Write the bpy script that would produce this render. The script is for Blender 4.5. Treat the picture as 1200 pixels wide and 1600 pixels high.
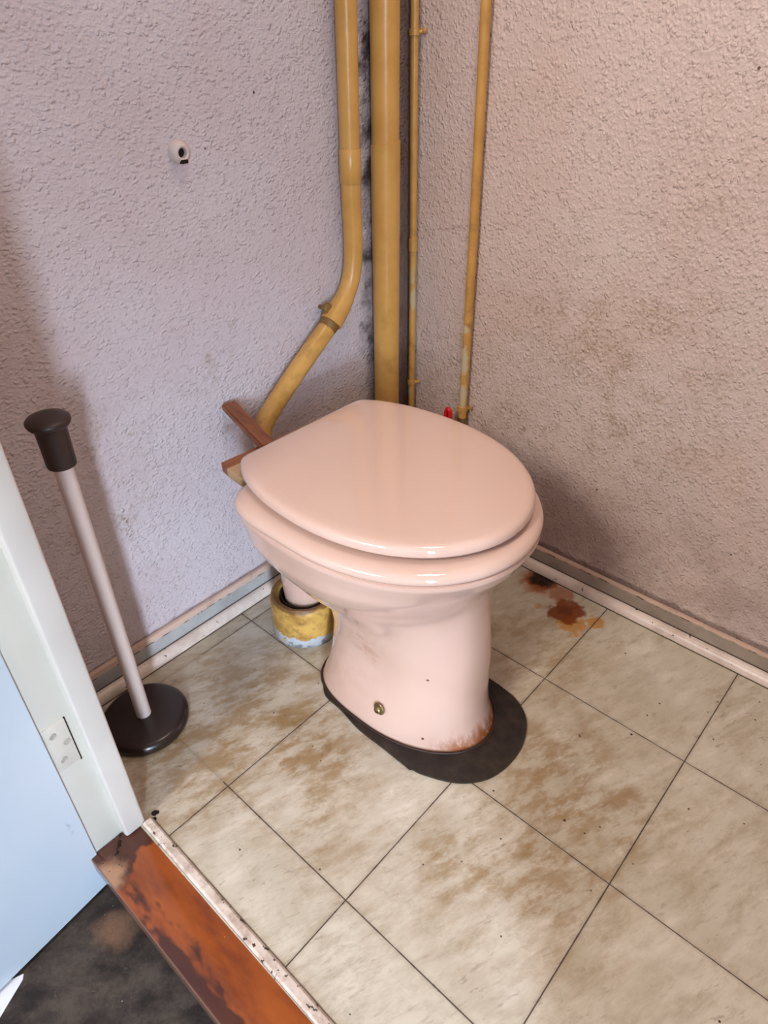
import bpy, bmesh, math, random
from mathutils import Vector, Matrix, noise
random.seed(7)
for o in list(bpy.data.objects): bpy.data.objects.remove(o, do_unlink=True)
S = bpy.context.scene; COL = S.collection
PI = math.pi

# ------------------------------------------------------------------ camera
def unit(v): return v.normalized()
yaw, pit, rol = -0.73473, 0.62195, -0.00884
fw = Vector((math.sin(yaw)*math.cos(pit), math.cos(yaw)*math.cos(pit), -math.sin(pit)))
rt = Vector((math.cos(yaw), -math.sin(yaw), 0)); up = rt.cross(fw)
r2 = rt*math.cos(rol)+up*math.sin(rol); u2 = -rt*math.sin(rol)+up*math.cos(rol)
cd = bpy.data.cameras.new('camera'); cam = bpy.data.objects.new('camera', cd); COL.objects.link(cam)
M = Matrix((r2, u2, -fw)).transposed().to_4x4(); M.translation = Vector((.8635, -1.0215, .9434))
cam.matrix_world = M
cd.sensor_fit = 'VERTICAL'; cd.sensor_height = 36; cd.lens = 1071.45/1600*36
cd.clip_start = .02; S.camera = cam

# ------------------------------------------------------------------ light
w = bpy.data.worlds.new('world'); S.world = w; w.use_nodes = True
bg = w.node_tree.nodes['Background']; bg.inputs[0].default_value = (.60, .72, .95, 1); bg.inputs[1].default_value = .42
def area(name, loc, target, sx, sy, power, col):
    l = bpy.data.lights.new(name, 'AREA'); l.shape = 'RECTANGLE'; l.size = sx; l.size_y = sy
    l.energy = power; l.color = col
    o = bpy.data.objects.new(name, l); COL.objects.link(o); o.location = loc
    o.rotation_euler = (Vector(target)-Vector(loc)).to_track_quat('-Z', 'Y').to_euler()
    return o
area('corridor_window_light', (2.75, -2.53, 1.35), (0, -.6, .4), .30, 1.1, 36, (.70, .83, 1.0))
low = area('added_low_light', (2.75, -2.53, .62), (.10, -.52, .02), .26, .5, 1.7, (.68, .81, 1.0)); low.data.spread = math.radians(26)  # added beam for the cool patch low down; stands for no known window
area('ceiling_lamp_light', (.62, -.42, 2.22), (.62, -.42, 0), .30, .30, 6.0, (1.0, .84, .70))
area('hall_lamp_light', (.52, -2.25, 1.85), (.6, -.2, .4), .45, .45, 27, (1.0, .89, .80))
S.view_settings.view_transform = 'Standard'; S.view_settings.look = 'None'
S.view_settings.gamma = 1; S.view_settings.use_curve_mapping = False
S.view_settings.exposure = 0.27

# ------------------------------------------------------------------ material helpers
def lin(c): c = c/255; return c/12.92 if c <= .04045 else ((c+.055)/1.055)**2.4
def rgb(*c): return (lin(c[0]), lin(c[1]), lin(c[2]), 1)
class N:
    """a tiny wrapper to write node maths"""
    def __init__(s, name, rough=.5, spec=.5, metal=0, coat=0):
        s.m = bpy.data.materials.new(name); s.m.use_nodes = True; s.t = s.m.node_tree; s.n = s.t.nodes
        s.b = s.n['Principled BSDF']; s.b.inputs['Roughness'].default_value = rough
        s.b.inputs['Specular IOR Level'].default_value = spec; s.b.inputs['Metallic'].default_value = metal
        s.b.inputs['Coat Weight'].default_value = coat
        s.pos = s.n.new('ShaderNodeNewGeometry').outputs['Position']
    def link(s, a, i):
        if hasattr(a, 'is_output'): s.t.links.new(a, i)
        else: i.default_value = a
    def math(s, op, a, b=0.0, c=None, clamp=False):
        n = s.n.new('ShaderNodeMath'); n.operation = op; n.use_clamp = clamp
        s.link(a, n.inputs[0]); s.link(b, n.inputs[1])
        if c is not None: s.link(c, n.inputs[2])
        return n.outputs[0]
    def xyz(s):
        n = s.n.new('ShaderNodeSeparateXYZ'); s.link(s.pos, n.inputs[0]); return n.outputs
    def scale(s, v, sc, off=(0, 0, 0), rot=(0, 0, 0)):
        n = s.n.new('ShaderNodeMapping'); s.link(v, n.inputs[0])
        n.inputs['Scale'].default_value = sc; n.inputs['Location'].default_value = off; n.inputs['Rotation'].default_value = rot
        return n.outputs[0]
    def noise(s, sc, det=2, rough=.5, v=None, dist=0, stretch=None, off=(0, 0, 0), rot=(0, 0, 0), col=False):
        n = s.n.new('ShaderNodeTexNoise'); n.inputs['Scale'].default_value = sc
        n.inputs['Detail'].default_value = det; n.inputs['Roughness'].default_value = rough; n.inputs['Distortion'].default_value = dist
        v = s.pos if v is None else v
        if rot != (0, 0, 0): v = s.scale(v, (1, 1, 1), (0, 0, 0), rot)
        if stretch or off != (0, 0, 0): v = s.scale(v, stretch or (1, 1, 1), off)
        s.link(v, n.inputs['Vector']); return n.outputs[1 if col else 0]
    def ramp(s, f, lo, hi, a=0.0, b=1.0):
        n = s.n.new('ShaderNodeMapRange'); n.interpolation_type = 'SMOOTHSTEP'; s.link(f, n.inputs[0])
        n.inputs[1].default_value = lo; n.inputs[2].default_value = hi; n.inputs[3].default_value = a; n.inputs[4].default_value = b
        return n.outputs[0]
    def mix(s, f, a, b, mode='MIX'):
        n = s.n.new('ShaderNodeMix'); n.data_type = 'RGBA'; n.blend_type = mode
        s.link(f, n.inputs[0]); s.link(a, n.inputs[6]); s.link(b, n.inputs[7]); return n.outputs[2]
    def blob(s, c, r, soft=.4, wob=.5, nsc=40, sc=(1, 1, 1), v=None):
        """a stain: 1 inside an irregular ellipsoid of radius r round c, 0 outside"""
        v = s.pos if v is None else v
        d = s.n.new('ShaderNodeVectorMath'); d.operation = 'SUBTRACT'; s.link(v, d.inputs[0]); d.inputs[1].default_value = c
        e = s.n.new('ShaderNodeVectorMath'); e.operation = 'MULTIPLY'; s.link(d.outputs[0], e.inputs[0]); e.inputs[1].default_value = sc
        l = s.n.new('ShaderNodeVectorMath'); l.operation = 'LENGTH'; s.link(e.outputs[0], l.inputs[0])
        nz = s.noise(nsc, 4, .6)
        dd = s.math('ADD', l.outputs['Value'], s.math('MULTIPLY', s.math('SUBTRACT', nz, .5), r*wob*3))
        return s.ramp(dd, r*(1+soft), r*(1-soft), 0, 1)
    def bump(s, h, dist=.002, strength=1.0, prev=None):
        n = s.n.new('ShaderNodeBump'); n.inputs['Strength'].default_value = strength; n.inputs['Distance'].default_value = dist
        s.link(h, n.inputs['Height'])
        if prev is not None: s.link(prev, n.inputs['Normal'])
        return n.outputs[0]
    def done(s, color=None, normal=None, rough=None):
        if color is not None: s.link(color, s.b.inputs['Base Color'])
        if normal is not None: s.link(normal, s.b.inputs['Normal'])
        if rough is not None: s.link(rough, s.b.inputs['Roughness'])
        return s.m

def plain(name, c, rough=.5, spec=.5, metal=0, coat=0, var=.08, nsc=30, bump=0, bsc=200):
    m = N(name, rough, spec, metal, coat)
    n = m.noise(nsc, 4, .6)
    f = m.math('MULTIPLY_ADD', m.math('SUBTRACT', n, .5), var*2, 1.0)
    k = m.n.new('ShaderNodeCombineColor')
    for i in range(3): m.link(f, k.inputs[i])
    col = m.mix(1.0, rgb(*c), k.outputs[0], 'MULTIPLY')
    nrm = m.bump(m.noise(bsc, 3, .6), bump) if bump else None
    return m.done(col, nrm)

# ---- stippled wall paint
def wall_mat(name, side):
    m = N(name, .42, .45)
    x, y, z = m.xyz()
    base = rgb(205, 197, 201) if side == 'L' else rgb(211, 194, 187)  # same lilac paint
    n1 = m.noise(5, 4, .6); n2 = m.noise(22, 4, .65)
    col = m.mix(m.ramp(n1, .35, .75), base, rgb(200, 187, 190) if side == 'L' else rgb(208, 186, 174))
    fleck = m.ramp(m.noise(150, 2, .6, off=(2, 2, 2)), .46, .62, .25, 1.0)
    st = m.ramp(m.noise(48, 4, .7, off=(6, 2, 4)), .48, .66)
    if side == 'L':
        d1 = m.blob((-.026, -.645, .40), .07, .8, .5, 25, (1, 1.4, .55))
        d2 = m.blob((-.026, -.43, .50), .06, .8, .6, 30)
        d3 = m.blob((-.026, -.80, .35), .16, .9, .5, 14, (1, 1, .5))
        d1 = m.math('MAXIMUM', d1, m.blob((-.026, -.640, .31), .035, .6, .6, 30, (1, 1.6, .5)))
        grime = m.math('MULTIPLY', m.math('MAXIMUM', m.math('MAXIMUM', d1, d2), m.math('MULTIPLY', d3, .6)), m.ramp(n2, .46, .72))
        grime = m.math('MULTIPLY', grime, fleck)
        col = m.mix(m.math('MULTIPLY', grime, .85), col, rgb(142, 122, 88))
        # black mould beside the soil pipe, with the pipe's shade painted in
        cy = m.ramp(m.math('ADD', y, m.math('MULTIPLY', m.math('SUBTRACT', m.noise(26, 4, .65), .5), .10)), -.105, -.070)
        col = m.mix(m.math('MULTIPLY', cy, m.ramp(m.noise(14, 4, .65, off=(3, 1, 2)), .42, .58, .35, .95)), col, rgb(58, 48, 46))
        col = m.mix(m.math('MULTIPLY', m.ramp(y, -.03, -.02), .8), col, rgb(134, 108, 96))  # shade and dirt of the corner, put in as wall colour
    else:
        d1 = m.blob((.42, .026, .46), .17, .9, .5, 14)
        d2 = m.blob((.22, .026, .22), .17, .9, .6, 14)
        d3 = m.blob((.50, .026, .72), .12, .9, .6, 16)
        grime = m.math('MULTIPLY', m.math('MAXIMUM', d1, m.math('MAXIMUM', d2, m.math('MULTIPLY', d3, .5))), m.ramp(n2, .38, .70))
        grime = m.math('MULTIPLY', m.math('ADD', grime, m.math('MULTIPLY', st, m.ramp(z, .70, .35, 0, .45)), clamp=True), fleck)
        col = m.mix(m.math('MULTIPLY', grime, .75), col, rgb(150, 126, 92))
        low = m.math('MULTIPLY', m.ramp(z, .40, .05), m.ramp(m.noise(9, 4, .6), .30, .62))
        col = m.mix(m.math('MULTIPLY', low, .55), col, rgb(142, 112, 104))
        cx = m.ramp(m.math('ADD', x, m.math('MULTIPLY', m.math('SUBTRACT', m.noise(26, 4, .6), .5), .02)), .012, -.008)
        col = m.mix(m.math('MULTIPLY', cx, .8), col, rgb(112, 88, 78))  # corner shade painted in brown, with some dirt
        # hairline crack across the plaster
        cz = m.math('ADD', m.math('MULTIPLY', x, .22), .618)
        cz = m.math('ADD', cz, m.math('MULTIPLY', m.math('SUBTRACT', m.noise(18, 4, .7), .5), .05))
        cr = m.ramp(m.math('ABSOLUTE', m.math('SUBTRACT', z, cz)), .0016, .0004)
        cr = m.math('MULTIPLY', cr, m.math('MULTIPLY', m.ramp(x, .60, .40), m.ramp(m.noise(30, 2, off=(5, 5, 5)), .40, .55)))
        col = m.mix(m.math('MULTIPLY', cr, .45), col, rgb(120, 92, 84))
    # dirty line where the plaster meets the skirting
    sk = m.ramp(m.math('ADD', z, m.math('MULTIPLY', m.math('SUBTRACT', m.noise(60, 3), .5), .012)), .067, .058)
    col = m.mix(m.math('MULTIPLY', sk, .65), col, rgb(88, 66, 56))
    # small dark specks
    vor = m.n.new('ShaderNodeTexVoronoi'); vor.inputs['Scale'].default_value = 9; m.link(m.pos, vor.inputs['Vector'])
    col = m.mix(m.ramp(vor.outputs['Distance'], .022, .014), col, rgb(86, 62, 54))
    # stipple: short raised ridges of thick paint
    if side == 'L': sA, sB = (1, .78, 1.15), (1, 1, 1)
    else: sA, sB = (1.1, 1, .85), (1, 1, 1)
    h1 = m.noise(205, 1.5, .5, stretch=sA)
    h2 = m.noise(260, 2, .5, stretch=sB, off=(4, 7, 1))
    vo = m.n.new('ShaderNodeTexVoronoi'); vo.feature = 'F1'; vo.inputs['Scale'].default_value = 150
    wv = m.n.new('ShaderNodeVectorMath'); wv.operation = 'MULTIPLY_ADD'; m.link(m.noise(90, 2, .5, col=True), wv.inputs[0]); wv.inputs[1].default_value = (.012, .012, .012); m.link(m.scale(m.pos, sA), wv.inputs[2])
    m.link(wv.outputs[0], vo.inputs['Vector'])
    pk = m.math('MULTIPLY', m.ramp(vo.outputs['Distance'], .58, .08), m.ramp(m.noise(70, 2, .5, off=(1, 9, 4)), .30, .65, .25, 1.0))
    h = m.math('ADD', m.math('MULTIPLY', pk, .75), m.math('ADD', m.math('MULTIPLY', m.ramp(h1, .30, .80), .35), m.math('MULTIPLY', h2, .30)))
    h = m.math('ADD', h, m.math('MULTIPLY', m.noise(24, 2, .5), .8))
    nrm = m.bump(h, .0021, 1.0)
    return m.done(col, nrm)

# ---- marbled vinyl tiles
def floor_mat():
    m = N('vinyl_tiles', .30, .5)
    x, y, z = m.xyz()
    tx = m.math('DIVIDE', m.math('SUBTRACT', x, .2794-2.5), .25); ty = m.math('DIVIDE', m.math('ADD', y, .2339+5.0), .25)
    ix, iy = m.math('FLOOR', tx), m.math('FLOOR', ty)
    fx, fy = m.math('FRACT', tx), m.math('FRACT', ty)
    comb = m.n.new('ShaderNodeCombineXYZ'); m.link(ix, comb.inputs[0]); m.link(iy, comb.inputs[1])
    wn = m.n.new('ShaderNodeTexWhiteNoise'); wn.noise_dimensions = '3D'; m.link(comb.outputs[0], wn.inputs['Vector'])
    rnd = wn.outputs['Value']
    base = m.mix(rnd, rgb(212, 204, 187), rgb(199, 191, 174))
    sh = m.n.new('ShaderNodeVectorMath'); sh.operation = 'MULTIPLY_ADD'
    m.link(comb.outputs[0], sh.inputs[0]); sh.inputs[1].default_value = (3.7, 2.3, 1); m.link(m.pos, sh.inputs[2])
    big = m.noise(7, 5, .6, v=sh.outputs[0], stretch=(1, 1, 1))
    col = m.mix(m.ramp(big, .35, .75), base, rgb(186, 176, 156))
    # streaks of the marbling run along x
    st = m.noise(30, 5, .65, v=sh.outputs[0], stretch=(.40, 1.5, 1), rot=(0, 0, -1.22), dist=.5)
    col = m.mix(m.ramp(st, .50, .80, 0, .55), col, rgb(158, 140, 116))
    st2 = m.noise(70, 4, .6, v=sh.outputs[0], stretch=(.35, 1.4, 1), rot=(0, 0, -1.22))
    col = m.mix(m.ramp(st2, .56, .76, 0, .50), col, rgb(140, 122, 100))
    lt = m.noise(16, 5, .6, v=sh.outputs[0], stretch=(.6, 1.4, 1), off=(9, 2, 0), rot=(0, 0, -1.22))
    col = m.mix(m.ramp(lt, .52, .72, 0, .6), col, rgb(226, 218, 204))
    # brown staining round the pan; by the stand it also paints in jamb shade
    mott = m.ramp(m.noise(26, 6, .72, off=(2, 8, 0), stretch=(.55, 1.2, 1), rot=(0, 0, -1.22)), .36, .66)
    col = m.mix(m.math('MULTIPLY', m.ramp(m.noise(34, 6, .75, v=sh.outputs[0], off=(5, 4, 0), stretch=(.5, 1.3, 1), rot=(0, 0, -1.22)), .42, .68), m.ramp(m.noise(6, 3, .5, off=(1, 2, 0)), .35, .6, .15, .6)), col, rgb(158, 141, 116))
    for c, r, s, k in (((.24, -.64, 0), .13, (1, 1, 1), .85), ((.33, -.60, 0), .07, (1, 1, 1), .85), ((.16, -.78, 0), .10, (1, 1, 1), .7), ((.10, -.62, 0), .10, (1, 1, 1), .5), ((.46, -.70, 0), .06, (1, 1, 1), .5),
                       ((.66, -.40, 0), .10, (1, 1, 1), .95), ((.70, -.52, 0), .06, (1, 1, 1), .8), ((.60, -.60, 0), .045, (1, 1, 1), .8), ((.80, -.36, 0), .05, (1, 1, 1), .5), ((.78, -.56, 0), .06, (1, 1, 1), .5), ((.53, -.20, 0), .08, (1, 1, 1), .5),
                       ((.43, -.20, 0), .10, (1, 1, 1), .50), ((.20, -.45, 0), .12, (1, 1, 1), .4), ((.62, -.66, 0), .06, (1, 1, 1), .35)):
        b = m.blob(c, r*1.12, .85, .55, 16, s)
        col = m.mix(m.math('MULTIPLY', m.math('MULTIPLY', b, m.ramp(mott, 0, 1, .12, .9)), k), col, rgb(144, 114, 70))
    # dark scuffs
    sc = m.noise(95, 3, .6, stretch=(.45, 1.3, 1), rot=(0, 0, -1.15))
    reg = m.ramp(m.noise(8, 3, .5, off=(7, 3, 1)), .44, .60)
    col = m.mix(m.math('MULTIPLY', m.math('MULTIPLY', m.ramp(sc, .60, .70), reg), .42), col, rgb(112, 96, 78))
    # small specks of dirt
    vor = m.n.new('ShaderNodeTexVoronoi'); vor.inputs['Scale'].default_value = 13; m.link(m.pos, vor.inputs['Vector'])
    col = m.mix(m.ramp(vor.outputs['Distance'], .034, .024), col, rgb(60, 46, 38))
    vor2 = m.n.new('ShaderNodeTexVoronoi'); vor2.inputs['Scale'].default_value = 27; m.link(m.scale(m.pos, (1, 1, 1), (.3, .7, 0)), vor2.inputs['Vector'])
    col = m.mix(m.ramp(vor2.outputs['Distance'], .050, .036), col, rgb(74, 58, 46))
    # rust stain by the right-hand skirting
    r1 = m.blob((.474, -.062, 0), .030, .22, .6, 45, (1, .8, 1))
    r2 = m.blob((.500, -.085, 0), .026, .22, .7, 50, (1, 1, 1))
    r3 = m.blob((.388, -.016, 0), .036, .50, .45, 40)
    r4 = m.blob((.440, -.022, 0), .024, .30, .6, 60)
    r5 = m.blob((.528, -.048, 0), .016, .25, .8, 60)
    r6 = m.blob((.423, -.082, 0), .008, .3, .2, 60)
    col = m.mix(m.math('MULTIPLY', m.math('MAXIMUM', r2, m.math('MAXIMUM', r5, m.math('MULTIPLY', r6, .6))), .80), col, rgb(190, 130, 44))
    col = m.mix(m.math('MULTIPLY', m.math('MAXIMUM', r3, m.math('MULTIPLY', r4, .75)), .95), col, rgb(156, 80, 16))
    col = m.mix(m.math('MULTIPLY', r1, .95), col, rgb(126, 58, 8))
    core = m.math('MAXIMUM', m.blob((.386, -.006, 0), .027, .35, .4, 60), m.math('MULTIPLY', m.blob((.470, -.060, 0), .015, .35, .5, 60), .35))
    col = m.mix(m.math('MULTIPLY', core, .95), col, rgb(22, 10, 6))
    # seams
    def edge(f): return m.math('MINIMUM', f, m.math('SUBTRACT', 1, f))
    wob = m.math('MULTIPLY', m.math('SUBTRACT', m.noise(50, 3), .5), .004)
    e = m.math('ADD', m.math('MINIMUM', edge(fx), edge(fy)), wob)
    seam = m.ramp(e, .0045, .0018)
    col = m.mix(m.math('MULTIPLY', m.ramp(e, .03, .0), .22), col, rgb(120, 98, 74))
    gone = m.math('MULTIPLY', m.math('LESS_THAN', x, .268), m.math('LESS_THAN', y, -.60))
    seam = m.math('MULTIPLY', seam, m.math('SUBTRACT', 1, m.math('MULTIPLY', gone, .85)))
    col = m.mix(m.math('MULTIPLY', seam, .92), col, rgb(52, 36, 26))
    h = m.math('SUBTRACT', m.math('MULTIPLY', m.noise(60, 3, .5), .25), seam)
    return m.done(col, m.bump(h, .0006, .8), m.ramp(m.noise(30, 4), .3, .7, .24, .42))

def paint_mat(name, c, chip=(70, 48, 36), rough=.35, amount=.72, warm=None):
    m = N(name, rough, .5)
    n = m.noise(6, 3, .5)
    col = m.mix(m.ramp(n, .3, .7), rgb(*c), rgb(*[max(0, v-12) for v in c]))
    ch = m.ramp(m.noise(42, 3, .6, off=(1, 6, 2)), amount, amount+.03)
    col = m.mix(ch, col, rgb(*chip))
    return m.done(col, m.bump(m.noise(40, 3, .5), .0006, .6))

def skirting_mat(name, c):
    m = N(name, .35, .5)
    x, y, z = m.xyz()
    n = m.noise(14, 4, .6)
    col = m.mix(m.ramp(n, .35, .7), rgb(*c), rgb(*[v-22 for v in c]))
    # top edge painted with wall paint in a ragged line, dirt under it
    zz = m.math('ADD', z, m.math('MULTIPLY', m.math('SUBTRACT', m.noise(55, 3), .5), .006))
    col = m.mix(m.ramp(zz, .0475, .0495), col, rgb(206, 178, 160))
    ln = m.ramp(m.math('ABSOLUTE', m.math('SUBTRACT', zz, .0485)), .0014, .0006)
    col = m.mix(m.math('MULTIPLY', ln, m.ramp(m.noise(45, 2, off=(3, 3, 3)), .50, .60)), col, rgb(70, 46, 36))
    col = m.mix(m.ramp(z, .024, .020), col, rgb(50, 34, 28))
    col = m.mix(m.math('MULTIPLY', m.ramp(m.noise(30, 4, .6, off=(8, 1, 1)), .55, .75), .4), col, rgb(120, 104, 90))
    return m.done(col, m.bump(m.noise(60, 3), .0005, .6))

def quarter_mat(name='quarter_round_paint', dirty=False):
    m = N(name, .35, .5)
    col = m.mix(m.ramp(m.noise(18, 4, .6), .35, .75), rgb(228, 214, 202), rgb(196, 178, 164))
    ch = m.ramp(m.noise(75, 3, .6, off=(4, 1, 2)), .66 if not dirty else .61, .69 if not dirty else .64)
    if dirty: col = m.mix(m.math('MULTIPLY', m.ramp(m.noise(40, 4, .7, off=(1, 1, 7)), .42, .66), .6), col, rgb(150, 126, 104))
    col = m.mix(ch, col, rgb(60, 44, 36))
    x, y, z = m.xyz()
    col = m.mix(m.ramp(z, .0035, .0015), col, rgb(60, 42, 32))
    return m.done(col, m.bump(m.noise(70, 3), .0006, .6))

def threshold_mat():
    m = N('varnished_threshold', .24, .5, coat=.15)
    n = m.noise(14, 5, .6, stretch=(.5, 1.6, 1))
    col = m.mix(m.ramp(n, .35, .7), rgb(160, 80, 26), rgb(112, 50, 18))
    d = m.noise(9, 4, .6, off=(3, 9, 0), stretch=(.7, 1.5, 1))
    x, y, z = m.xyz()
    # varnish gone dark along the outer edge and at the jamb end
    wear = m.math('ADD', d, m.math('MULTIPLY', m.ramp(y, -.885, -.925), m.ramp(x, .30, .50, .03, .22)))
    wear = m.math('ADD', wear, m.math('MULTIPLY', m.ramp(x, .30, .245), .22))
    col = m.mix(m.math('MULTIPLY', m.ramp(wear, .60, .66), .88), col, rgb(58, 26, 16))
    col = m.mix(m.math('MULTIPLY', m.blob((.265, -.925, 0), .02, .5, .4, 40), .7), col, rgb(196, 152, 116))
    g = m.ramp(m.noise(150, 2, .5), .78, .80)
    col = m.mix(g, col, rgb(220, 205, 190))
    ez = m.ramp(z, -.002, -.004)
    edg = m.math('MULTIPLY', m.ramp(y, -.9275, -.9290), 1.0)
    col = m.mix(m.math('MULTIPLY', edg, .9), col, rgb(122, 88, 74))
    return m.done(col, m.bump(m.noise(35, 4), .0008, .5))

def outer_floor_mat():
    m = N('worn_dark_floor', .75, .3)
    n = m.noise(22, 6, .7, stretch=(1, .7, 1), rot=(0, 0, .6))
    col = m.mix(m.ramp(n, .35, .7), rgb(40, 33, 30), rgb(82, 72, 64))
    col = m.mix(m.ramp(m.noise(60, 4, .7), .62, .75, 0, .5), col, rgb(112, 100, 90))
    col = m.mix(m.math('MULTIPLY', m.blob((.288, -.950, -.086), .022, .7, .7, 40), .8), col, rgb(128, 96, 74))
    col = m.mix(m.ramp(m.noise(190, 1, .5), .80, .82), col, rgb(170, 160, 150))
    return m.done(col, m.bump(m.noise(80, 5, .7), .0015, 1))

def door_mat():
    m = N('pale_blue_door_paint', .28, .5)
    col = m.mix(m.ramp(m.noise(5, 3, .5), .3, .7), rgb(205, 216, 224), rgb(196, 210, 221))
    for c, s in (((.236, -.935, .095), (1, 1.8, .55)), ((.236, -.935, .075), (1, 1.5, 1)), ((.236, -.93, .385), (1, 1.5, .6))):
        col = m.mix(m.math('MULTIPLY', m.blob(c, .008, .4, .9, 90, s), .6), col, rgb(120, 138, 148))
    return m.done(col, m.bump(m.noise(60, 3), .0004, .5))

def china_mat():
    m = N('pink_sanitary_china', .10, .5, coat=.3)
    base = rgb(214, 182, 167)
    col = m.mix(m.ramp(m.noise(8, 2), .3, .7), base, rgb(209, 176, 160))
    x, y, z = m.xyz()
    # rust creeping up the foot at the front
    zz = m.math('ADD', z, m.math('MULTIPLY', m.math('SUBTRACT', m.noise(45, 4, .65, stretch=(1, 1, .4)), .5), .05))
    rust = m.math('MULTIPLY', m.ramp(zz, .040, .006), m.ramp(x, .455, .510))
    rust = m.math('MULTIPLY', rust, m.ramp(m.noise(70, 4, .7, stretch=(1, 1, .3)), .30, .52))
    col = m.mix(m.math('MULTIPLY', rust, .95), col, rgb(150, 82, 26))
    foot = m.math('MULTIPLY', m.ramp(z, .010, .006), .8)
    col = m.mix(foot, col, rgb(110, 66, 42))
    s1 = m.math('MULTIPLY', m.blob((.345, -.49, .165), .030, .8, .6, 45, (1, 1, 1.0)), m.ramp(m.noise(60, 4, .6), .42, .62))
    col = m.mix(m.math('MULTIPLY', s1, .35), col, rgb(168, 124, 98))
    s2 = m.math('MULTIPLY', m.blob((.30, -.49, .08), .08, .8, .5, 20), m.ramp(m.noise(40, 4), .4, .7))
    col = m.mix(m.math('MULTIPLY', s2, .22), col, rgb(186, 142, 118))
    vor = m.n.new('ShaderNodeTexVoronoi'); vor.inputs['Scale'].default_value = 11; m.link(m.pos, vor.inputs['Vector'])
    col = m.mix(m.math('MULTIPLY', m.ramp(vor.outputs['Distance'], .030, .020), m.ramp(z, .30, .25)), col, rgb(110, 70, 50))
    return m.done(col)

def pipe_mat(name='yellow_pipe_paint', dirty=.0):
    m = N(name, .30, .5)
    x, y, z = m.xyz()
    n = m.noise(16, 4, .6)
    col = m.mix(m.ramp(n, .35, .75), rgb(206, 158, 84), rgb(192, 144, 70))
    low = m.ramp(z, .75, .35, .0 + dirty*.4, .35 + dirty*.6)
    g = m.ramp(m.noise(34, 5, .65, off=(5, 2, 3)), .46, .72)
    col = m.mix(m.math('MULTIPLY', g, low), col, rgb(132, 94, 46))
    sp = m.ramp(m.noise(130, 2, .5, off=(1, 5, 3)), .74, .77)
    col = m.mix(m.math('MULTIPLY', sp, m.ramp(z, .60, .45)), col, rgb(60, 40, 24))
    if dirty > .3:
        ch = m.math('MULTIPLY', m.ramp(m.noise(24, 3, .6, off=(8, 8, 1), stretch=(1, 1, .5)), .55, .60), m.ramp(z, .60, .50))
        col = m.mix(m.math('MULTIPLY', ch, .8), col, rgb(190, 184, 150))
        for c in ((.145, .006, .410), (.146, .006, .335), (.144, .006, .47)):
            col = m.mix(m.math('MULTIPLY', m.blob(c, .009, .3, .6, 60, (1, 1, .35 if c[2] < .45 else 1.2)), .85), col, rgb(204, 194, 160))
    return m.done(col, m.bump(m.noise(50, 3), .0008, .5))

def collar_mat():
    m = N('chipped_yellow_collar', .45, .4)
    x, y, z = m.xyz()
    col = m.mix(m.ramp(m.noise(30, 4, .6), .35, .7), rgb(208, 168, 88), rgb(160, 118, 56))
    g = m.ramp(m.noise(60, 5, .7, off=(2, 2, 6)), .52, .72)
    col = m.mix(m.math('MULTIPLY', g, .6), col, rgb(84, 56, 34))
    top = m.ramp(m.math('ADD', z, m.math('MULTIPLY', m.noise(60, 3), .012)), .088, .094)
    col = m.mix(m.math('MULTIPLY', top, .8), col, rgb(96, 64, 34))
    zz = m.math('ADD', z, m.math('MULTIPLY', m.math('SUBTRACT', m.noise(38, 4, .6, off=(9, 0, 0)), .5), .055))
    col = m.mix(m.ramp(zz, .022, .018), col, rgb(182, 186, 190))
    col = m.mix(m.math('MULTIPLY', m.ramp(zz, .016, .010), m.ramp(m.noise(50, 3), .5, .6)), col, rgb(120, 126, 132))
    return m.done(col, m.bump(m.noise(70, 4, .6), .0016, .9))

def mat_rubber():
    m = N('black_sealing_mat', .50, .4)
    col = m.mix(m.ramp(m.noise(30, 5, .6), .35, .72), rgb(30, 23, 20), rgb(58, 46, 37))
    return m.done(col, m.bump(m.noise(45, 4, .6), .0014, .8))

def wood_mat(name, a, b, axis=0):
    m = N(name, .5, .4)
    st = [6, 6, 6]; st[axis] = .8
    col = m.mix(m.ramp(m.noise(14, 5, .6, stretch=tuple(st)), .35, .7), rgb(*a), rgb(*b))
    return m.done(col, m.bump(m.noise(20, 4, .6, stretch=tuple(st)), .0006, .6))

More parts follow.
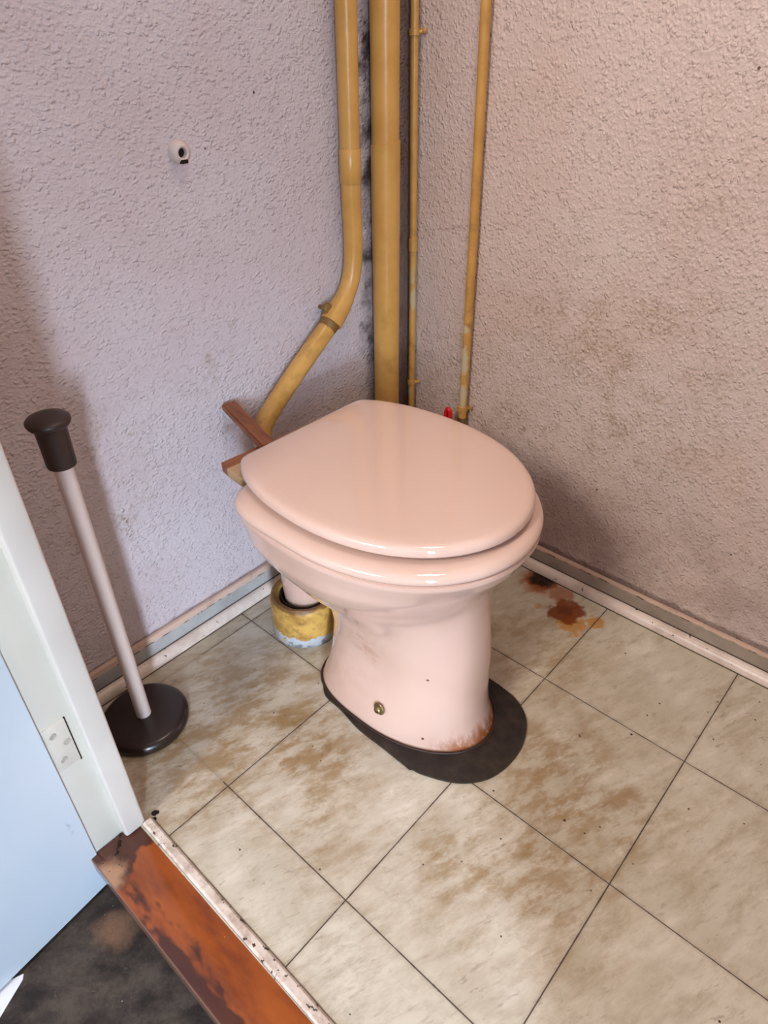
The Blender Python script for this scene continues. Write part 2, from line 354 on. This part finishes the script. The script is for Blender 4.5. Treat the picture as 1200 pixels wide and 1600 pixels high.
M_ = dict(
    wallL=wall_mat('lilac_paint_cool_lit', 'L'), wallR=wall_mat('lilac_paint_warm_lit', 'R'), floor=floor_mat(),
    ceil=plain('white_ceiling_paint', (225, 220, 214), .7), frame=paint_mat('white_frame_paint', (222, 217, 208), (60, 50, 44), .32, .76),
    jamb=paint_mat('cream_rabbet_paint', (226, 223, 210), (70, 60, 52), .30, .80),
    skL=skirting_mat('grey_skirting_paint', (176, 176, 174)), skR=skirting_mat('grey_skirting_paint_right', (166, 152, 138)),
    quarter=quarter_mat(), strip=quarter_mat('grimy_strip_paint', True), thresh=threshold_mat(), outer=outer_floor_mat(), door=door_mat(), china=china_mat(),
    lid=plain('pink_lid_plastic', (216, 186, 171), .06, .5, coat=.5, var=.01), pipe=pipe_mat(), pipeD=pipe_mat('yellow_pipe_paint_dirty', .8), pipeM=pipe_mat('yellow_pipe_paint_grimy', .25),
    collar=collar_mat(), rubber=mat_rubber(), bead=plain('brown_sealant', (52, 34, 24), .5, var=.4, nsc=60),
    brown=plain('dark_brown_plastic', (40, 28, 24), .28, .5, var=.08), pole=plain('white_plastic_pole', (218, 204, 196), .38, .5, var=.03),
    knobtop=plain('dark_brown_plastic_knob', (48, 34, 29), .45, .5, var=.08),
    metal=plain('dull_brass', (150, 132, 100), .32, .5, metal=.9, var=.3, nsc=120), hinge=plain('painted_hinge', (208, 202, 190), .38, .5, var=.1),
    red=plain('red_plastic', (205, 18, 20), .3, .5, var=.03), woodA=wood_mat('brown_wood', (150, 92, 58), (112, 64, 40), 0),
    woodB=wood_mat('brown_wood_batten', (164, 100, 60), (128, 74, 44), 1), ply=wood_mat('pale_plywood', (214, 180, 138), (196, 160, 116), 1),
    white=plain('white_plug_plastic', (206, 190, 184), .45, .5, var=.1, nsc=90), dark=plain('dark_hole', (34, 26, 22), .8, .2),
    paper=plain('white_paper', (236, 238, 244), .6, .3, var=.02), grime=plain('black_grime', (38, 28, 22), .8, .2, var=.4, nsc=90),
    screw=plain('painted_screw', (176, 170, 158), .4, .5, var=.15, nsc=300))

# ------------------------------------------------------------------ mesh helpers
def root_of(o):
    v = Vector((0, 0, 0))
    while o is not None: v += o.location; o = o.parent
    return v
def thing(name, label, cat, loc, group=None, kind=None):
    o = bpy.data.objects.new(name, None); COL.objects.link(o); o.location = loc; o.empty_display_size = .05
    o['label'] = label
    if cat: o['category'] = cat
    if group: o['group'] = group
    if kind: o['kind'] = kind
    return o
def tag(o, label=None, cat=None, group=None, kind=None):
    for k, v in (('label', label), ('category', cat), ('group', group), ('kind', kind)):
        if v: o[k] = v
    return o
def obj(name, bm, mat, parent=None, smooth=40, origin=None):
    bmesh.ops.remove_doubles(bm, verts=bm.verts, dist=1e-6)
    bmesh.ops.recalc_face_normals(bm, faces=bm.faces)
    off = root_of(parent) if parent else Vector(origin or (0, 0, 0))
    bmesh.ops.translate(bm, verts=bm.verts, vec=-off)
    me = bpy.data.meshes.new(name); bm.to_mesh(me); bm.free()
    if smooth:
        for p in me.polygons: p.use_smooth = True
        me.set_sharp_from_angle(angle=math.radians(smooth))
    me.materials.append(mat)
    o = bpy.data.objects.new(name, me); COL.objects.link(o)
    if parent: o.parent = parent
    else: o.location = off
    return o
def box(lo, hi, bev=0, seg=2, bm=None):
    b = bmesh.new(); lo, hi = Vector(lo), Vector(hi)
    bmesh.ops.create_cube(b, size=1)
    for v in b.verts: v.co = Vector([lo[i]+(v.co[i]+.5)*(hi[i]-lo[i]) for i in range(3)])
    if bev: bmesh.ops.bevel(b, geom=b.edges[:], offset=bev, segments=seg, affect='EDGES', profile=.5)
    if bm is None: return b
    join(bm, b); return bm
def join(bm, b):
    me = bpy.data.meshes.new('tmp'); b.to_mesh(me); b.free(); bm.from_mesh(me); bpy.data.meshes.remove(me)
def loft(rings, cap0=True, cap1=True, closed=True, bm=None):
    bm = bm or bmesh.new(); R = [[bm.verts.new(p) for p in r] for r in rings]; n = len(R[0])
    for a, b in zip(R, R[1:]):
        for i in range(n if closed else n-1):
            j = (i+1) % n; bm.faces.new((a[i], a[j], b[j], b[i]))
    if cap0: bm.faces.new(R[0][::-1])
    if cap1: bm.faces.new(R[-1])
    return bm
def lathe(prof, c, n=48, axis=(0, 0, 1), bm=None, cap0=True, cap1=True):
    """prof: list of (radius, height along axis)"""
    q = Vector((0, 0, 1)).rotation_difference(Vector(axis).normalized()); c = Vector(c)
    return loft([[c+q @ Vector((r*math.cos(2*PI*i/n), r*math.sin(2*PI*i/n), h)) for i in range(n)] for r, h in prof], cap0, cap1, bm=bm)
def smooth_path(pts, k=6):
    """Catmull-Rom through points that may carry a radius as 4th value"""
    out = []; P = [pts[0]]+list(pts)+[pts[-1]]
    for i in range(1, len(P)-2):
        for s in range(k):
            t = s/k; a, b, c, d = P[i-1:i+3]
            out.append(tuple(.5*((2*b[j])+(-a[j]+c[j])*t+(2*a[j]-5*b[j]+4*c[j]-d[j])*t*t+(-a[j]+3*b[j]-3*c[j]+d[j])*t**3) for j in range(len(b))))
    out.append(tuple(pts[-1])); return out
def tube(pts, n=24, r=None, cap=True, bm=None):
    P = [Vector(p[:3]) for p in pts]; R = [p[3] if len(p) > 3 else r for p in pts]; rings = []
    T = [(P[min(i+1, len(P)-1)]-P[max(i-1, 0)]).normalized() for i in range(len(P))]
    u = T[0].orthogonal().normalized()
    for p, t, rr in zip(P, T, R):
        u = (u-t*u.dot(t)).normalized(); v = t.cross(u)
        rings.append([p+(u*math.cos(2*PI*i/n)+v*math.sin(2*PI*i/n))*rr for i in range(n)])
    return loft(rings, cap, cap, bm=bm)
def prism(outline, z0, z1, bev=0):
    b = loft([[Vector((x, y, z0)) for x, y in outline], [Vector((x, y, z1)) for x, y in outline]])
    if bev:
        es = [e for e in b.edges if abs(e.verts[0].co.z-e.verts[1].co.z) < 1e-6 and e.verts[0].co.z > z1-1e-6]
        bmesh.ops.bevel(b, geom=es, offset=bev, segments=3, affect='EDGES')
    return b
def inset_ring(out, d):
    """outline moved inwards by d along its normals"""
    n = len(out); res = []
    for i in range(n):
        a, b = Vector(out[i-1]), Vector(out[(i+1) % n]); t = (b-a).normalized(); nn = Vector((-t.y, t.x))
        res.append(Vector(out[i])+nn*d)
    return res

WX, WY = -.026, .026
# ------------------------------------------------------------------ the room
def struct(name, bm, mat, label=None, smooth=0, origin=None):
    return tag(obj(name, bm, mat, smooth=smooth, origin=origin), label, None, None, 'structure')
RX = 1.25; H = 2.3
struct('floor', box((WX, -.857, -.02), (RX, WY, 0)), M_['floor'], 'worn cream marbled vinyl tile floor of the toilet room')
struct('ceiling', box((WX-.1, -.93, H), (RX+.1, WY+.1, H+.1)), M_['ceil'], 'white ceiling of the toilet room')
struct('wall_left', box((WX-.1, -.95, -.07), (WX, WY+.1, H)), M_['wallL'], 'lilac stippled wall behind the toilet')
struct('wall_right', box((WX, WY, -.07), (RX+.1, WY+.1, H)), M_['wallR'], 'lilac stippled wall right of the pipes, coloured pinkish for warm light')
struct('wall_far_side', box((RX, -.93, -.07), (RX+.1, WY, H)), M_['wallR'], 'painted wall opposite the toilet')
fb = box((WX, -.918, -.09), (.190, -.852, H)); box((1.09, -.918, -.09), (RX, -.852, H), bm=fb); box((.190, -.918, 2.03), (1.09, -.852, H), bm=fb)
struct('wall_front', fb, M_['wallR'], 'painted wall around the doorway')
struct('floor_hall', box((-1.2, -3.6, -.11), (3.4, -.918, -.086)), M_['outer'], 'dark worn floor outside the doorway')

# door frame: rabbet, stop and hinge plate
t = thing('trim_1', 'white painted door frame with chipped edges on the left', None, (.21, -.885, -.002), kind='structure')
obj('rabbet', box((.188, -.9212, -.002), (.222, -.878, 2.02), .0006), M_['jamb'], t)
st = bmesh.new()
join(st, box((.190, -.8795, -.002), (.236, -.848, 2.02), .004, 3))
obj('stop_moulding', st, M_['frame'], t)
obj('rabbet', box((1.055, -.9185, -.002), (1.092, -.878, 2.02), .0015), M_['jamb'], t)
obj('stop_moulding', box((1.042, -.8795, -.002), (1.092, -.848, 2.02), .004, 3), M_['frame'], t)
obj('head', box((.222, -.9185, 2.0), (1.055, -.848, 2.032), .002), M_['frame'], t)
hp = obj('hinge_plate', box((.2215, -.9183, .186), (.2235, -.890, .265), .0005), M_['hinge'], t)
for y, z in ((-.909, .249), (-.897, .228), (-.908, .203)):
    b = lathe([(.0046, 0), (.0046, .0010), (.0040, .0014), (.0036, .0006), (.0005, .0005)], (.2232, y, z), 20, (1, 0, 0))
    obj('screw', b, M_['screw'], hp)
gp = obj('gap_grime', box((.2210, -.8905, .1835), (.2228, -.8885, .2665)), M_['grime'], hp)
# grime in the corners at the foot of the frame
def crumbs(name, spots, mat, label, cat):
    b = bmesh.new()
    for (x, y, z, r) in spots:
        m2 = bmesh.new(); bmesh.ops.create_icosphere(m2, subdivisions=2, radius=r)
        for v in m2.verts:
            k = 1+.35*noise.noise(v.co*300+Vector((x*99, y*99, 0))); v.co = Vector((v.co.x*k+x, v.co.y*k+y, max(v.co.z*k*.45, 0)+z))
        join(b, m2)
    return obj(name, b, mat, None, 40)
g = crumbs('dirt_clump', [(.2335, -.8325, 0, .0045), (.2415, -.8375, 0, .0028), (.236, -.829, 0, .003)], M_['grime'], '', '')
tag(g, 'black dirt clump in the corner at the foot of the door frame', 'dirt', kind='stuff')
g = crumbs('dirt_crumbs', [(.225+.002*i+random.uniform(-.002, .002), -.882-.0018*i+random.uniform(-.002, .002), -.0022, random.uniform(.0012, .003)) for i in range(12)]
           + [(.240+random.uniform(0, .03), -.905+random.uniform(-.02, .04), -.0022, random.uniform(.0005, .0011)) for i in range(16)], M_['grime'], '', '')
tag(g, 'black dirt crumbs on the threshold under the frame', 'dirt', kind='stuff')

# door leaf, swung outwards
a0 = Vector((.2245, -.9205)); dr = Vector((.0165, -.1435)).normalized(); nrm = Vector((-dr.y, dr.x))   # nrm points to +x
if nrm.x < 0: nrm = -nrm
P0 = Vector((.2250, -.9200)); P1 = P0+dr*.80
bmd = loft([[Vector((p.x, p.y, z)) for p in (P0, P1, P1-nrm*.038, P0-nrm*.038)] for z in (-.078, 1.96)])
bmesh.ops.bevel(bmd, geom=bmd.edges[:], offset=.0008, segments=2, affect='EDGES')
t = thing('door_1', 'pale blue painted door standing open at the left', None, (P0.x, P0.y, -.078), kind='structure')
obj('door_leaf', bmd, M_['door'], t)
hb = bmesh.new(); hp1 = P1-dr*.06
tube([(hp1.x, hp1.y, .98, .008), (hp1.x+.05, hp1.y, .98, .008)], 16, bm=hb); tube([(hp1.x+.048, hp1.y, .98, .008), (hp1.x+.05-dr.x*.11, hp1.y-dr.y*.11, .98, .008)], 16, bm=hb)
obj('door_handle', hb, M_['metal'], t)

# threshold and white strip
struct('trim_2', box((.2225, -.930, -.034), (1.055, -.8535, -.002), .002), M_['thresh'], 'orange brown varnished wooden threshold with dark worn patches', 30)
tb = bmesh.new()
rings = []
for i in range(41):
    x = .238+(1.054-.238)*i/40; w1 = .0006*noise.noise(Vector((x*60, 1, 1)))
    ya, yb = -.8545-.004*(i/40), -.8385-.003*(i/40)
    rings.append([Vector((x, ya+w1, -.004)), Vector((x, ya+w1, .0035)), Vector((x, ya+.003, .0055+w1)), Vector((x, yb-.004, .005)), Vector((x, yb+w1, .0015)), Vector((x, yb+w1, -.004))])
loft(rings, bm=tb)
struct('trim_3', tb, M_['strip'], 'narrow white painted strip between threshold and tiles', 30)

# skirtings and quarter rounds
struct('baseboard_left', box((WX, -.852, 0), (-.0165, WY, .0605), .0015), M_['skL'], 'grey skirting board along the left wall', 30)
struct('baseboard_right', box((WX+.01, .0165, 0), (RX, WY, .0525), .0015), M_['skR'], 'grimy grey skirting board along the right wall', 30)
def quarter(ax):
    prof = [(0, 0)]+[(math.cos(a)*.0165, math.sin(a)*.0190) for a in [i*PI/2/8 for i in range(9)]]
    rr = []
    L0, L1 = (-.852, .0165) if ax == 'L' else (-.0165, RX)
    for i in range(61):
        s = L0+(L1-L0)*i/60; k = .0006*noise.noise(Vector((s*40, 3 if ax == 'L' else 9, 0)))
        rr.append([Vector((-.0165+d+(k if d else 0), s, h)) if ax == 'L' else Vector((s, .0165-d-(k if d else 0), h)) for d, h in prof])
    return loft(rr)
struct('trim_4', quarter('L'), M_['quarter'], 'white quarter-round moulding along the left skirting', 40)
struct('trim_5', quarter('R'), M_['quarter'], 'white chipped quarter-round moulding along the right skirting', 40)

# ------------------------------------------------------------------ the toilet
Y0 = -.3975
LV = [  # z, x back, x front, half width, x middle, exponent front, exponent back
(.3870, .1280, .5450, .1845, .3100, 2.10, 3.5), (.3820, .1275, .5455, .1855, .3100, 2.08, 3.5), (.3600, .1300, .5355, .1825, .3096, 1.98, 3.3),
(.3350, .1312, .5160, .1790, .3082, 2.00, 3.1), (.3050, .1322, .4975, .1694, .3048, 2.00, 2.7), (.2700, .1511, .4868, .1499, .3035, 1.93, 2.4),
(.2400, .1745, .4857, .1251, .3167, 2.05, 2.3), (.2150, .1941, .4887, .1087, .3292, 2.18, 2.3), (.1850, .2100, .4941, .0998, .3393, 2.19, 2.37),
(.1400, .2184, .4997, .0929, .3466, 2.25, 2.4), (.0900, .2210, .5016, .0945, .3501, 2.28, 2.5), (.0450, .2195, .5095, .1030, .3473, 2.05, 2.6),
(.0150, .2116, .5195, .1085, .3505, 1.98, 2.83), (.0045, .2090, .5240, .1080, .3560, 2.02, 3.1)]
def cr(a, b, c, d, t): return [.5*((2*b[j])+(-a[j]+c[j])*t+(2*a[j]-5*b[j]+4*c[j]-d[j])*t*t+(-a[j]+3*b[j]-3*c[j]+d[j])*t**3) for j in range(len(b))]
def sring(l, n=96):
    z, xb, xf, ww, xm, nf, nb = l; out = []
    y0 = -.400-.007*min(max((z-.29)/.05, 0), 1)-.007*min(max((.13-z)/.09, 0), 1)
    for i in range(n):
        th = 2*PI*i/n; c, s = math.cos(th), math.sin(th); e = nf if c > 0 else nb; a = xf-xm if c > 0 else xm-xb
        out.append(Vector((xm+math.copysign(a*abs(c)**(2/e), c), y0+math.copysign(ww*abs(s)**(2/e), s), z)))
    return out
fine = []
for i in range(len(LV)-1):
    a, b, c, d = LV[max(i-1, 0)], LV[i], LV[i+1], LV[min(i+2, len(LV)-1)]
    for k in range(5): fine.append(cr(a, b, c, d, k/5) if i > 1 else [b[j]+(c[j]-b[j])*k/5 for j in range(7)])
fine.append(list(LV[-1]))
toilet = thing('toilet', 'pink floor-standing toilet with its lid closed', 'toilet', (.36, -.40, .004))
rings = [sring(l) for l in fine][::-1]
top = LV[0]
for ins, z in ((.002, .3882), (.008, .3885), (.045, .3880), (.052, .380), (.058, .345), (.075, .30), (.11, .25), (.14, .22)):
    rings.append(sring((z, top[1]+ins*1.3, top[2]-ins, max(top[3]-ins, .02), top[4], 2.1, 3)))
bowl = obj('bowl', loft(rings), M_['china'], toilet, 50)
# outlet horn into the floor collar
obj('outlet_horn', tube(smooth_path([(.117, -.412, .050, .040), (.117, -.412, .085, .042), (.120, -.410, .14, .046), (.150, -.404, .20, .052), (.215, -.40, .25, .055)], 5), 32), M_['china'], toilet, 50)
# flush inlet at the back
obj('inlet_spout', tube([(.150, -.400, .345, .030), (.112, -.400, .345, .030), (.108, -.400, .345, .027)], 28), M_['china'], toilet, 40)
# seat
def seat_mesh():
    prof = [(.008, .3890), (.002, .3900), (-.0005, .3930), (-.0005, .3970), (.002, .4010), (.0065, .4040), (.013, .4058), (.024, .4064), (.045, .4062), (.054, .4040), (.058, .400), (.056, .3900)]
    base = sring((.39, .152, .5455, .1860, .3100, 2.06, 5.0), 120)
    o2 = [(v.x, v.y) for v in base]
    rr = [[Vector((p.x, p.y, z)) for p in inset_ring(o2, d)] for d, z in prof]
    return loft(rr+[rr[0]], False, False)
obj('seat', seat_mesh(), M_['lid'], toilet, 50)
# lid
W = [(.1288, .0), (.1288, .06), (.1288, .106), (.1300, .118), (.1345, .1285), (.150, .141), (.175, .1535), (.205, .1635), (.240, .1705), (.280, .1740), (.315, .1740), (.350, .1705),
     (.390, .1615), (.430, .1455), (.465, .1225), (.490, .0985), (.510, .0695), (.5225, .040), (.5275, .015), (.528, 0)]
half = smooth_path(W, 4)
outl = [(x, Y0-h) for x, h in half]+[(x, Y0+h) for x, h in half[::-1][1:-1]]
rr = []
for d, z in [(.020, .4135), (.006, .4130), (.0020, .4142), (.0002, .4165), (0, .4195), (.0008, .4235), (.0030, .4268), (.0065, .4288), (.0120, .4300)]:
    rr.append([Vector((p.x, p.y, z)) for p in inset_ring(outl, d)])
last = rr[-1]; cx, cy = .325, Y0
for k, z in ((.92, .4307), (.8, .4315), (.65, .4321), (.5, .4325), (.3, .4328), (.12, .4329)):
    rr.append([Vector((cx+(p.x-cx)*k, cy+(p.y-cy)*k, z)) for p in last])
obj('lid', loft(rr), M_['lid'], toilet, 60)
# floor bolt on the flank
def bolt(side):
    y = -.4060+side*.1005
    b = lathe([(.0105, 0), (.0105, .002), (.0092, .003), (.0080, .003), (.0065, .0035), (.0062, .0065), (.005, .008), (.0035, .008), (.0032, .0055), (.0008, .0055)], (.385, y, .056), 24, (0, side, .18))
    obj('bolt', b, M_['metal'], toilet, 30)
bolt(-1); bolt(1)

# sealing mat under the foot
L = [(.245, -.500), (.268, -.5165), (.310, -.5205), (.357, -.5285), (.4125, -.5290), (.4620, -.5300), (.4680, -.5302), (.4715, -.5275), (.4870, -.5240), (.5250, -.5075), (.5525, -.4860), (.5715, -.4560),
     (.5790, -.4150), (.5740, -.3725), (.5540, -.3325), (.5225, -.3100), (.4925, -.3030), (.4600, -.3005), (.40, -.3005), (.30, -.3030), (.255, -.315), (.235, -.36), (.235, -.44)]
L = [(p[0], p[1]) for p in smooth_path(L+[L[0]], 4)[:-1]]
matb = prism(L, 0, .0042, .0012)
tm = thing('sealing_mat', 'black oval sealing mat on the tiles under the toilet foot', 'mat', (.40, -.41, 0))
obj('mat_sheet', matb, M_['rubber'], tm, 40)
base = sring((.0045, .2090-.001, .5240+.002, .1080+.002, .3560, 2.02, 3.1), 120)
pts = [(v.x, v.y, .0045, .0020+.0010*noise.noise(v*40)) for v in base]
pts = pts+[pts[0]]
obj('sealant_bead', tube(pts, 10, cap=False), M_['bead'], tm, 60)

# yellow floor collar of the drain
tc = thing('drain_collar', 'round yellow pipe collar with chipped paint at the foot behind the toilet', 'pipe collar', (.118, -.420, 0))
prof = [(.060, 0), (.0635, .004), (.0630, .02), (.0620, .05), (.0625, .078), (.0605, .086), (.0570, .090), (.0520, .089), (.0475, .086), (.0450, .080), (.0445, .055), (.044, .03)]
cb = lathe(prof, (.118, -.420, 0), 64)
for v in cb.verts:
    k = .0012*noise.noise(v.co*55); v.co.x += k; v.co.y += k; v.co.z = max(0, v.co.z+.5*k)
obj('socket', cb, M_['collar'], tc, 50)
obj('packing', lathe([(.0455, .070), (.0455, .084), (.0425, .0855), (.0415, .080), (.0415, .070)], (.118, -.418, 0), 40), M_['grime'], tc, 40)

# wood behind the lid
tw = thing('wooden_stick', 'short square brown wooden stick wedged between wall and toilet lid', 'wood', (-.02, -.42, .41))
def beam(p, q, wd, th, mat, name, parent, bev=.002, upv=(0, 0, 1)):
    p, q = Vector(p), Vector(q); d = (q-p).normalized(); s = d.cross(Vector(upv)).normalized(); u = s.cross(d)
    b = loft([[c+s*sx*wd/2+u*sz*th/2 for sx, sz in ((-1, -1), (1, -1), (1, 1), (-1, 1))] for c in (p, p+(q-p)*.5, q)])
    bmesh.ops.bevel(b, geom=b.edges[:], offset=bev, segments=2, affect='EDGES')
    return obj(name, b, mat, parent, 40)
beam((-.0215, -.4265, .4240), (.122, -.4610, .4120), .0255, .013, M_['woodA'], 'stick_body', tw, .003)
tk = thing('hinge_board', 'narrow brown and pale wooden board under the back edge of the lid', 'board', (.12, -.40, .389))
obj('batten', prism([(.0905, -.5300), (.1085, -.5340), (.1250, -.263), (.107, -.263)], .3895, .4050, .001), M_['woodB'], tk, 40)
obj('plywood_piece', prism([(.1088, -.5340), (.1480, -.5380), (.1480, -.263), (.1253, -.263)], .3890, .4035, .0006), M_['ply'], tk, 40)

# ------------------------------------------------------------------ pipes
# flush pipe on the left wall
fp = thing('flush_pipe', 'bent yellow pipe leaning down the left wall towards the toilet', 'pipe', (0, -.140, 0))
R_ = .0163
upper = [(.001, -.1395, H, R_), (.001, -.1395, 1.3, R_), (.001, -.1395, 1.0, R_), (.001, -.141, .78, R_), (.001, -.1415, .70, R_), (.001, -.1400, .645, R_), (.001, -.1420, .605, R_), (.001, -.1500, .570, R_), (.001, -.1690, .540, R_*1.01), (.001, -.1930, .5165, R_*1.03)]
obj('upper_pipe', tube(smooth_path(upper, 6), 28), M_['pipe'], fp, 60)
obj('coupling_sleeve', tube([(.001, -.1412, .7770, .0165), (.001, -.1412, .7755, .0176), (.001, -.1414, .750, .0176), (.001, -.1416, .7275, .0176), (.001, -.1416, .7260, .0165)], 32), M_['pipe'], fp, 40)
obj('elbow_socket', tube([(.001, -.1640, .5450, .0165), (.001, -.1710, .5375, .0178), (.001, -.1790, .5295, .0190), (.001, -.1900, .5195, .0196), (.001, -.2000, .5110, .0205), (.001, -.2035, .5080, .0203), (.001, -.2030, .5084, .0180), (.001, -.1950, .5155, .0175)], 32), M_['pipe'], fp, 40)
lower = [(.001, -.1960, .5150, .0160), (.001, -.2100, .5030, .0158), (.001, -.2180, .4975, .0158), (.001, -.2185, .4970, .0166), (.001, -.2640, .4650, .0168), (.001, -.3100, .4310, .0168), (.001, -.3500, .4000, .0168), (.002, -.375, .378, .0168), (.012, -.392, .360, .0168), (.035, -.399, .348, .0168), (.07, -.400, .345, .0168), (.11, -.400, .345, .0168)]
obj('lower_pipe', tube(smooth_path(lower, 5), 28), M_['pipeM'], fp, 60)
obj('rubber_cone', lathe([(.018, 0), (.024, .008), (.029, .03), (.032, .034), (.032, .042)], (.075, -.400, .345), 28, (1, 0, 0)), M_['rubber'], fp, 40)
kb = lathe([(.0040, -.022), (.0045, -.008), (.0090, -.004), (.0100, .001), (.0088, .005), (.0060, .0065), (.0012, .0058)], (-.004, -.2060, .5330), 24, (1, -.15, .1))
tube([(-.006, -.206, .533, .0045), (-.004, -.196, .524, .0045)], 12, bm=kb)
obj('wall_clamp', kb, M_['collar'], fp, 50)
obj('joint_packing', tube([(.001, -.1950, .5160, .0170), (.001, -.2050, .5070, .0172), (.001, -.2120, .5015, .0168), (.001, -.2140, .5000, .0160)], 28), M_['collar'], fp, 40)
# soil pipe in the corner
sp = thing('soil_pipe', 'thick straight yellow pipe standing in the corner of the room', 'pipe', (.0, -.056, 0))
SX, SY = .0035, -.0580
obj('pipe_shaft', tube([(SX, SY, H, .0235), (SX, SY, 1.2, .0235), (SX, SY, .7, .0235), (SX, SY, .0, .0235)], 40), M_['pipe'], sp, 60)
sk = tube([(SX, SY, .7780, .0236), (SX, SY, .7770, .0252), (SX, SY, .74, .0252), (SX, SY, .45, .0250), (SX, SY, .12, .0250), (SX, SY, .0, .0250)], 40)
for v in sk.verts:
    if v.co.z > .76: v.co.z += .0035*math.sin(math.atan2(v.co.y-SY, v.co.x-SX)*1.0+.9)
obj('lower_sleeve', sk, M_['pipe'], sp, 40)
# thin water pipes on the right wall
def thin(name, label, path, r, mat, clamps, joints=()):
    t = thing(name, label, 'pipe', (path[-1][0], path[-1][1], 0), 'thin yellow water pipes on the right wall')
    obj('pipe_shaft', tube(smooth_path([(*p, r) for p in path], 6), 20), mat, t, 60)
    def at(z):
        for a, b in zip(path, path[1:]):
            if b[2] <= z <= a[2]:
                k = (a[2]-z)/(a[2]-b[2]); return [a[i]+(b[i]-a[i])*k for i in range(3)]
    for z in joints:
        x, y, _ = at(z)
        obj('solder_joint', tube([(x, y, z+.012, r), (x, y, z+.011, r*1.22), (x, y, z-.011, r*1.22), (x, y, z-.012, r)], 20), mat, t, 40)
    for z, dx in clamps:
        x, y, _ = at(z)
        b = tube([(x, y, z+.005, r), (x, y, z+.0045, r*1.30), (x, y, z-.0045, r*1.30), (x, y, z-.005, r)], 20)
        tube([(x, y, z, .0030), (x+dx*.6, y+.004, z, .0030), (x+dx, y+.012, z+.002, .0028)], 12, bm=b)
        lathe([(.0042, 0), (.0042, .003), (.002, .0045)], (x+dx, WY-.004, z+.002), 14, (0, -1, 0), bm=b)
        obj('pipe_clamp', b, mat, t, 40)
    return t
thin('water_pipe', 'thinnest yellow pipe, right beside the thick corner pipe', [(.0020, .0120, H), (.0035, .0125, 1.1), (.0040, .0125, .97), (.0070, .0125, .75), (.0090, .0125, .60), (.0110, .0125, .30), (.0115, .0125, .0)], .0068, M_['pipeD'], [(.928, .014), (.322, .012)], [.600])
thin('water_pipe', 'yellow pipe standing alone on the right wall, right of the corner', [(.1375, .0140, H), (.1380, .0140, 1.1), (.1390, .0140, .97), (.1430, .0140, .69), (.1450, .0140, .45), (.1455, .0140, .28), (.1460, .0140, .0)], .0083, M_['pipeD'], [(.305, .014)])
# shut-off valve with a red handle
tv = thing('shutoff_valve', 'small valve with a red loop handle just behind the lid', 'valve', (.135, -.004, .262))
vb = tube([(.1455, .0130, .250, .0100), (.1455, .0130, .285, .0100)], 20); tube([(.1450, .012, .266, .0075), (.1350, -.018, .266, .0075)], 16, bm=vb)
obj('valve_body', vb, M_['metal'], tv, 40)
loop = [(.1290, -.020, .268), (.1288, -.020, .285), (.1292, -.020, .300), (.1310, -.020, .3085), (.1345, -.020, .3115), (.1380, -.020, .3085), (.1398, -.020, .300), (.1402, -.020, .285), (.1400, -.020, .268)]
lb = tube(smooth_path([(*p, .0046) for p in loop], 4), 14); box((.1290, -.0225, .262), (.1400, -.0175, .274), .001, bm=lb)
obj('valve_handle', lb, M_['red'], tv, 50)

# ------------------------------------------------------------------ wall plug stub
tp = thing('wall_plug', 'small round cream plastic stub sticking out of the left wall', 'wall plug', (WX, -.442, .803))
obj('plug_ring', lathe([(.0150, 0), (.0150, .003), (.0138, .008), (.0110, .0125), (.0085, .0135), (.0064, .0125), (.0058, .006), (.0058, .002)], (WX, -.442, .803), 36, (1, -.05, -.05)), M_['white'], tp, 40)
obj('plug_hole', lathe([(.0060, .0), (.0060, .0065), (.0055, .0068)], (WX, -.442, .803), 24, (1, -.05, -.05)), M_['dark'], tp, 40)
nb = box((WX+.0085, -.4475, .7895), (WX+.0140, -.4365, .7945), .001); obj('notch', nb, M_['dark'], tp, 40)

# ------------------------------------------------------------------ toilet paper stand
PX, PY = .0830, -.7500
ts = thing('toilet_paper_stand', 'white pole stand with dark brown round base and knob beside the door', 'stand', (PX, PY, 0))
obj('base', lathe([(.064, 0), (.0685, .003), (.0700, .008), (.0695, .014), (.066, .0185), (.060, .0205), (.040, .0215), (.014, .0225), (.004, .0225)], (PX, PY, 0), 72), M_['brown'], ts, 60)
obj('pole', tube([(PX, PY, .020, .0118), (PX, PY, .53, .0118)], 32), M_['pole'], ts, 60)
kn = lathe([(.0120, .500), (.0175, .5005), (.0180, .503), (.0182, .530), (.0188, .549), (.0195, .553), (.0238, .5555), (.0255, .558), (.0262, .5605), (.0258, .563), (.0235, .5655), (.015, .5675), (.005, .568)], (PX, PY, 0), 48)
obj('knob', kn, M_['knobtop'], ts, 40)

# paper scrap on the hall floor, half under the door
pb = prism([(.2440, -1.0600), (.2500, -1.0640), (.2650, -1.0930), (.3000, -1.160), (.2500, -1.190), (.2250, -1.110)], -.0858, -.0850)
tag(obj('paper_sheet', pb, M_['paper'], None, 0, (.26, -1.11, -.0858)), 'white paper sheet on the dark floor under the door', 'paper')
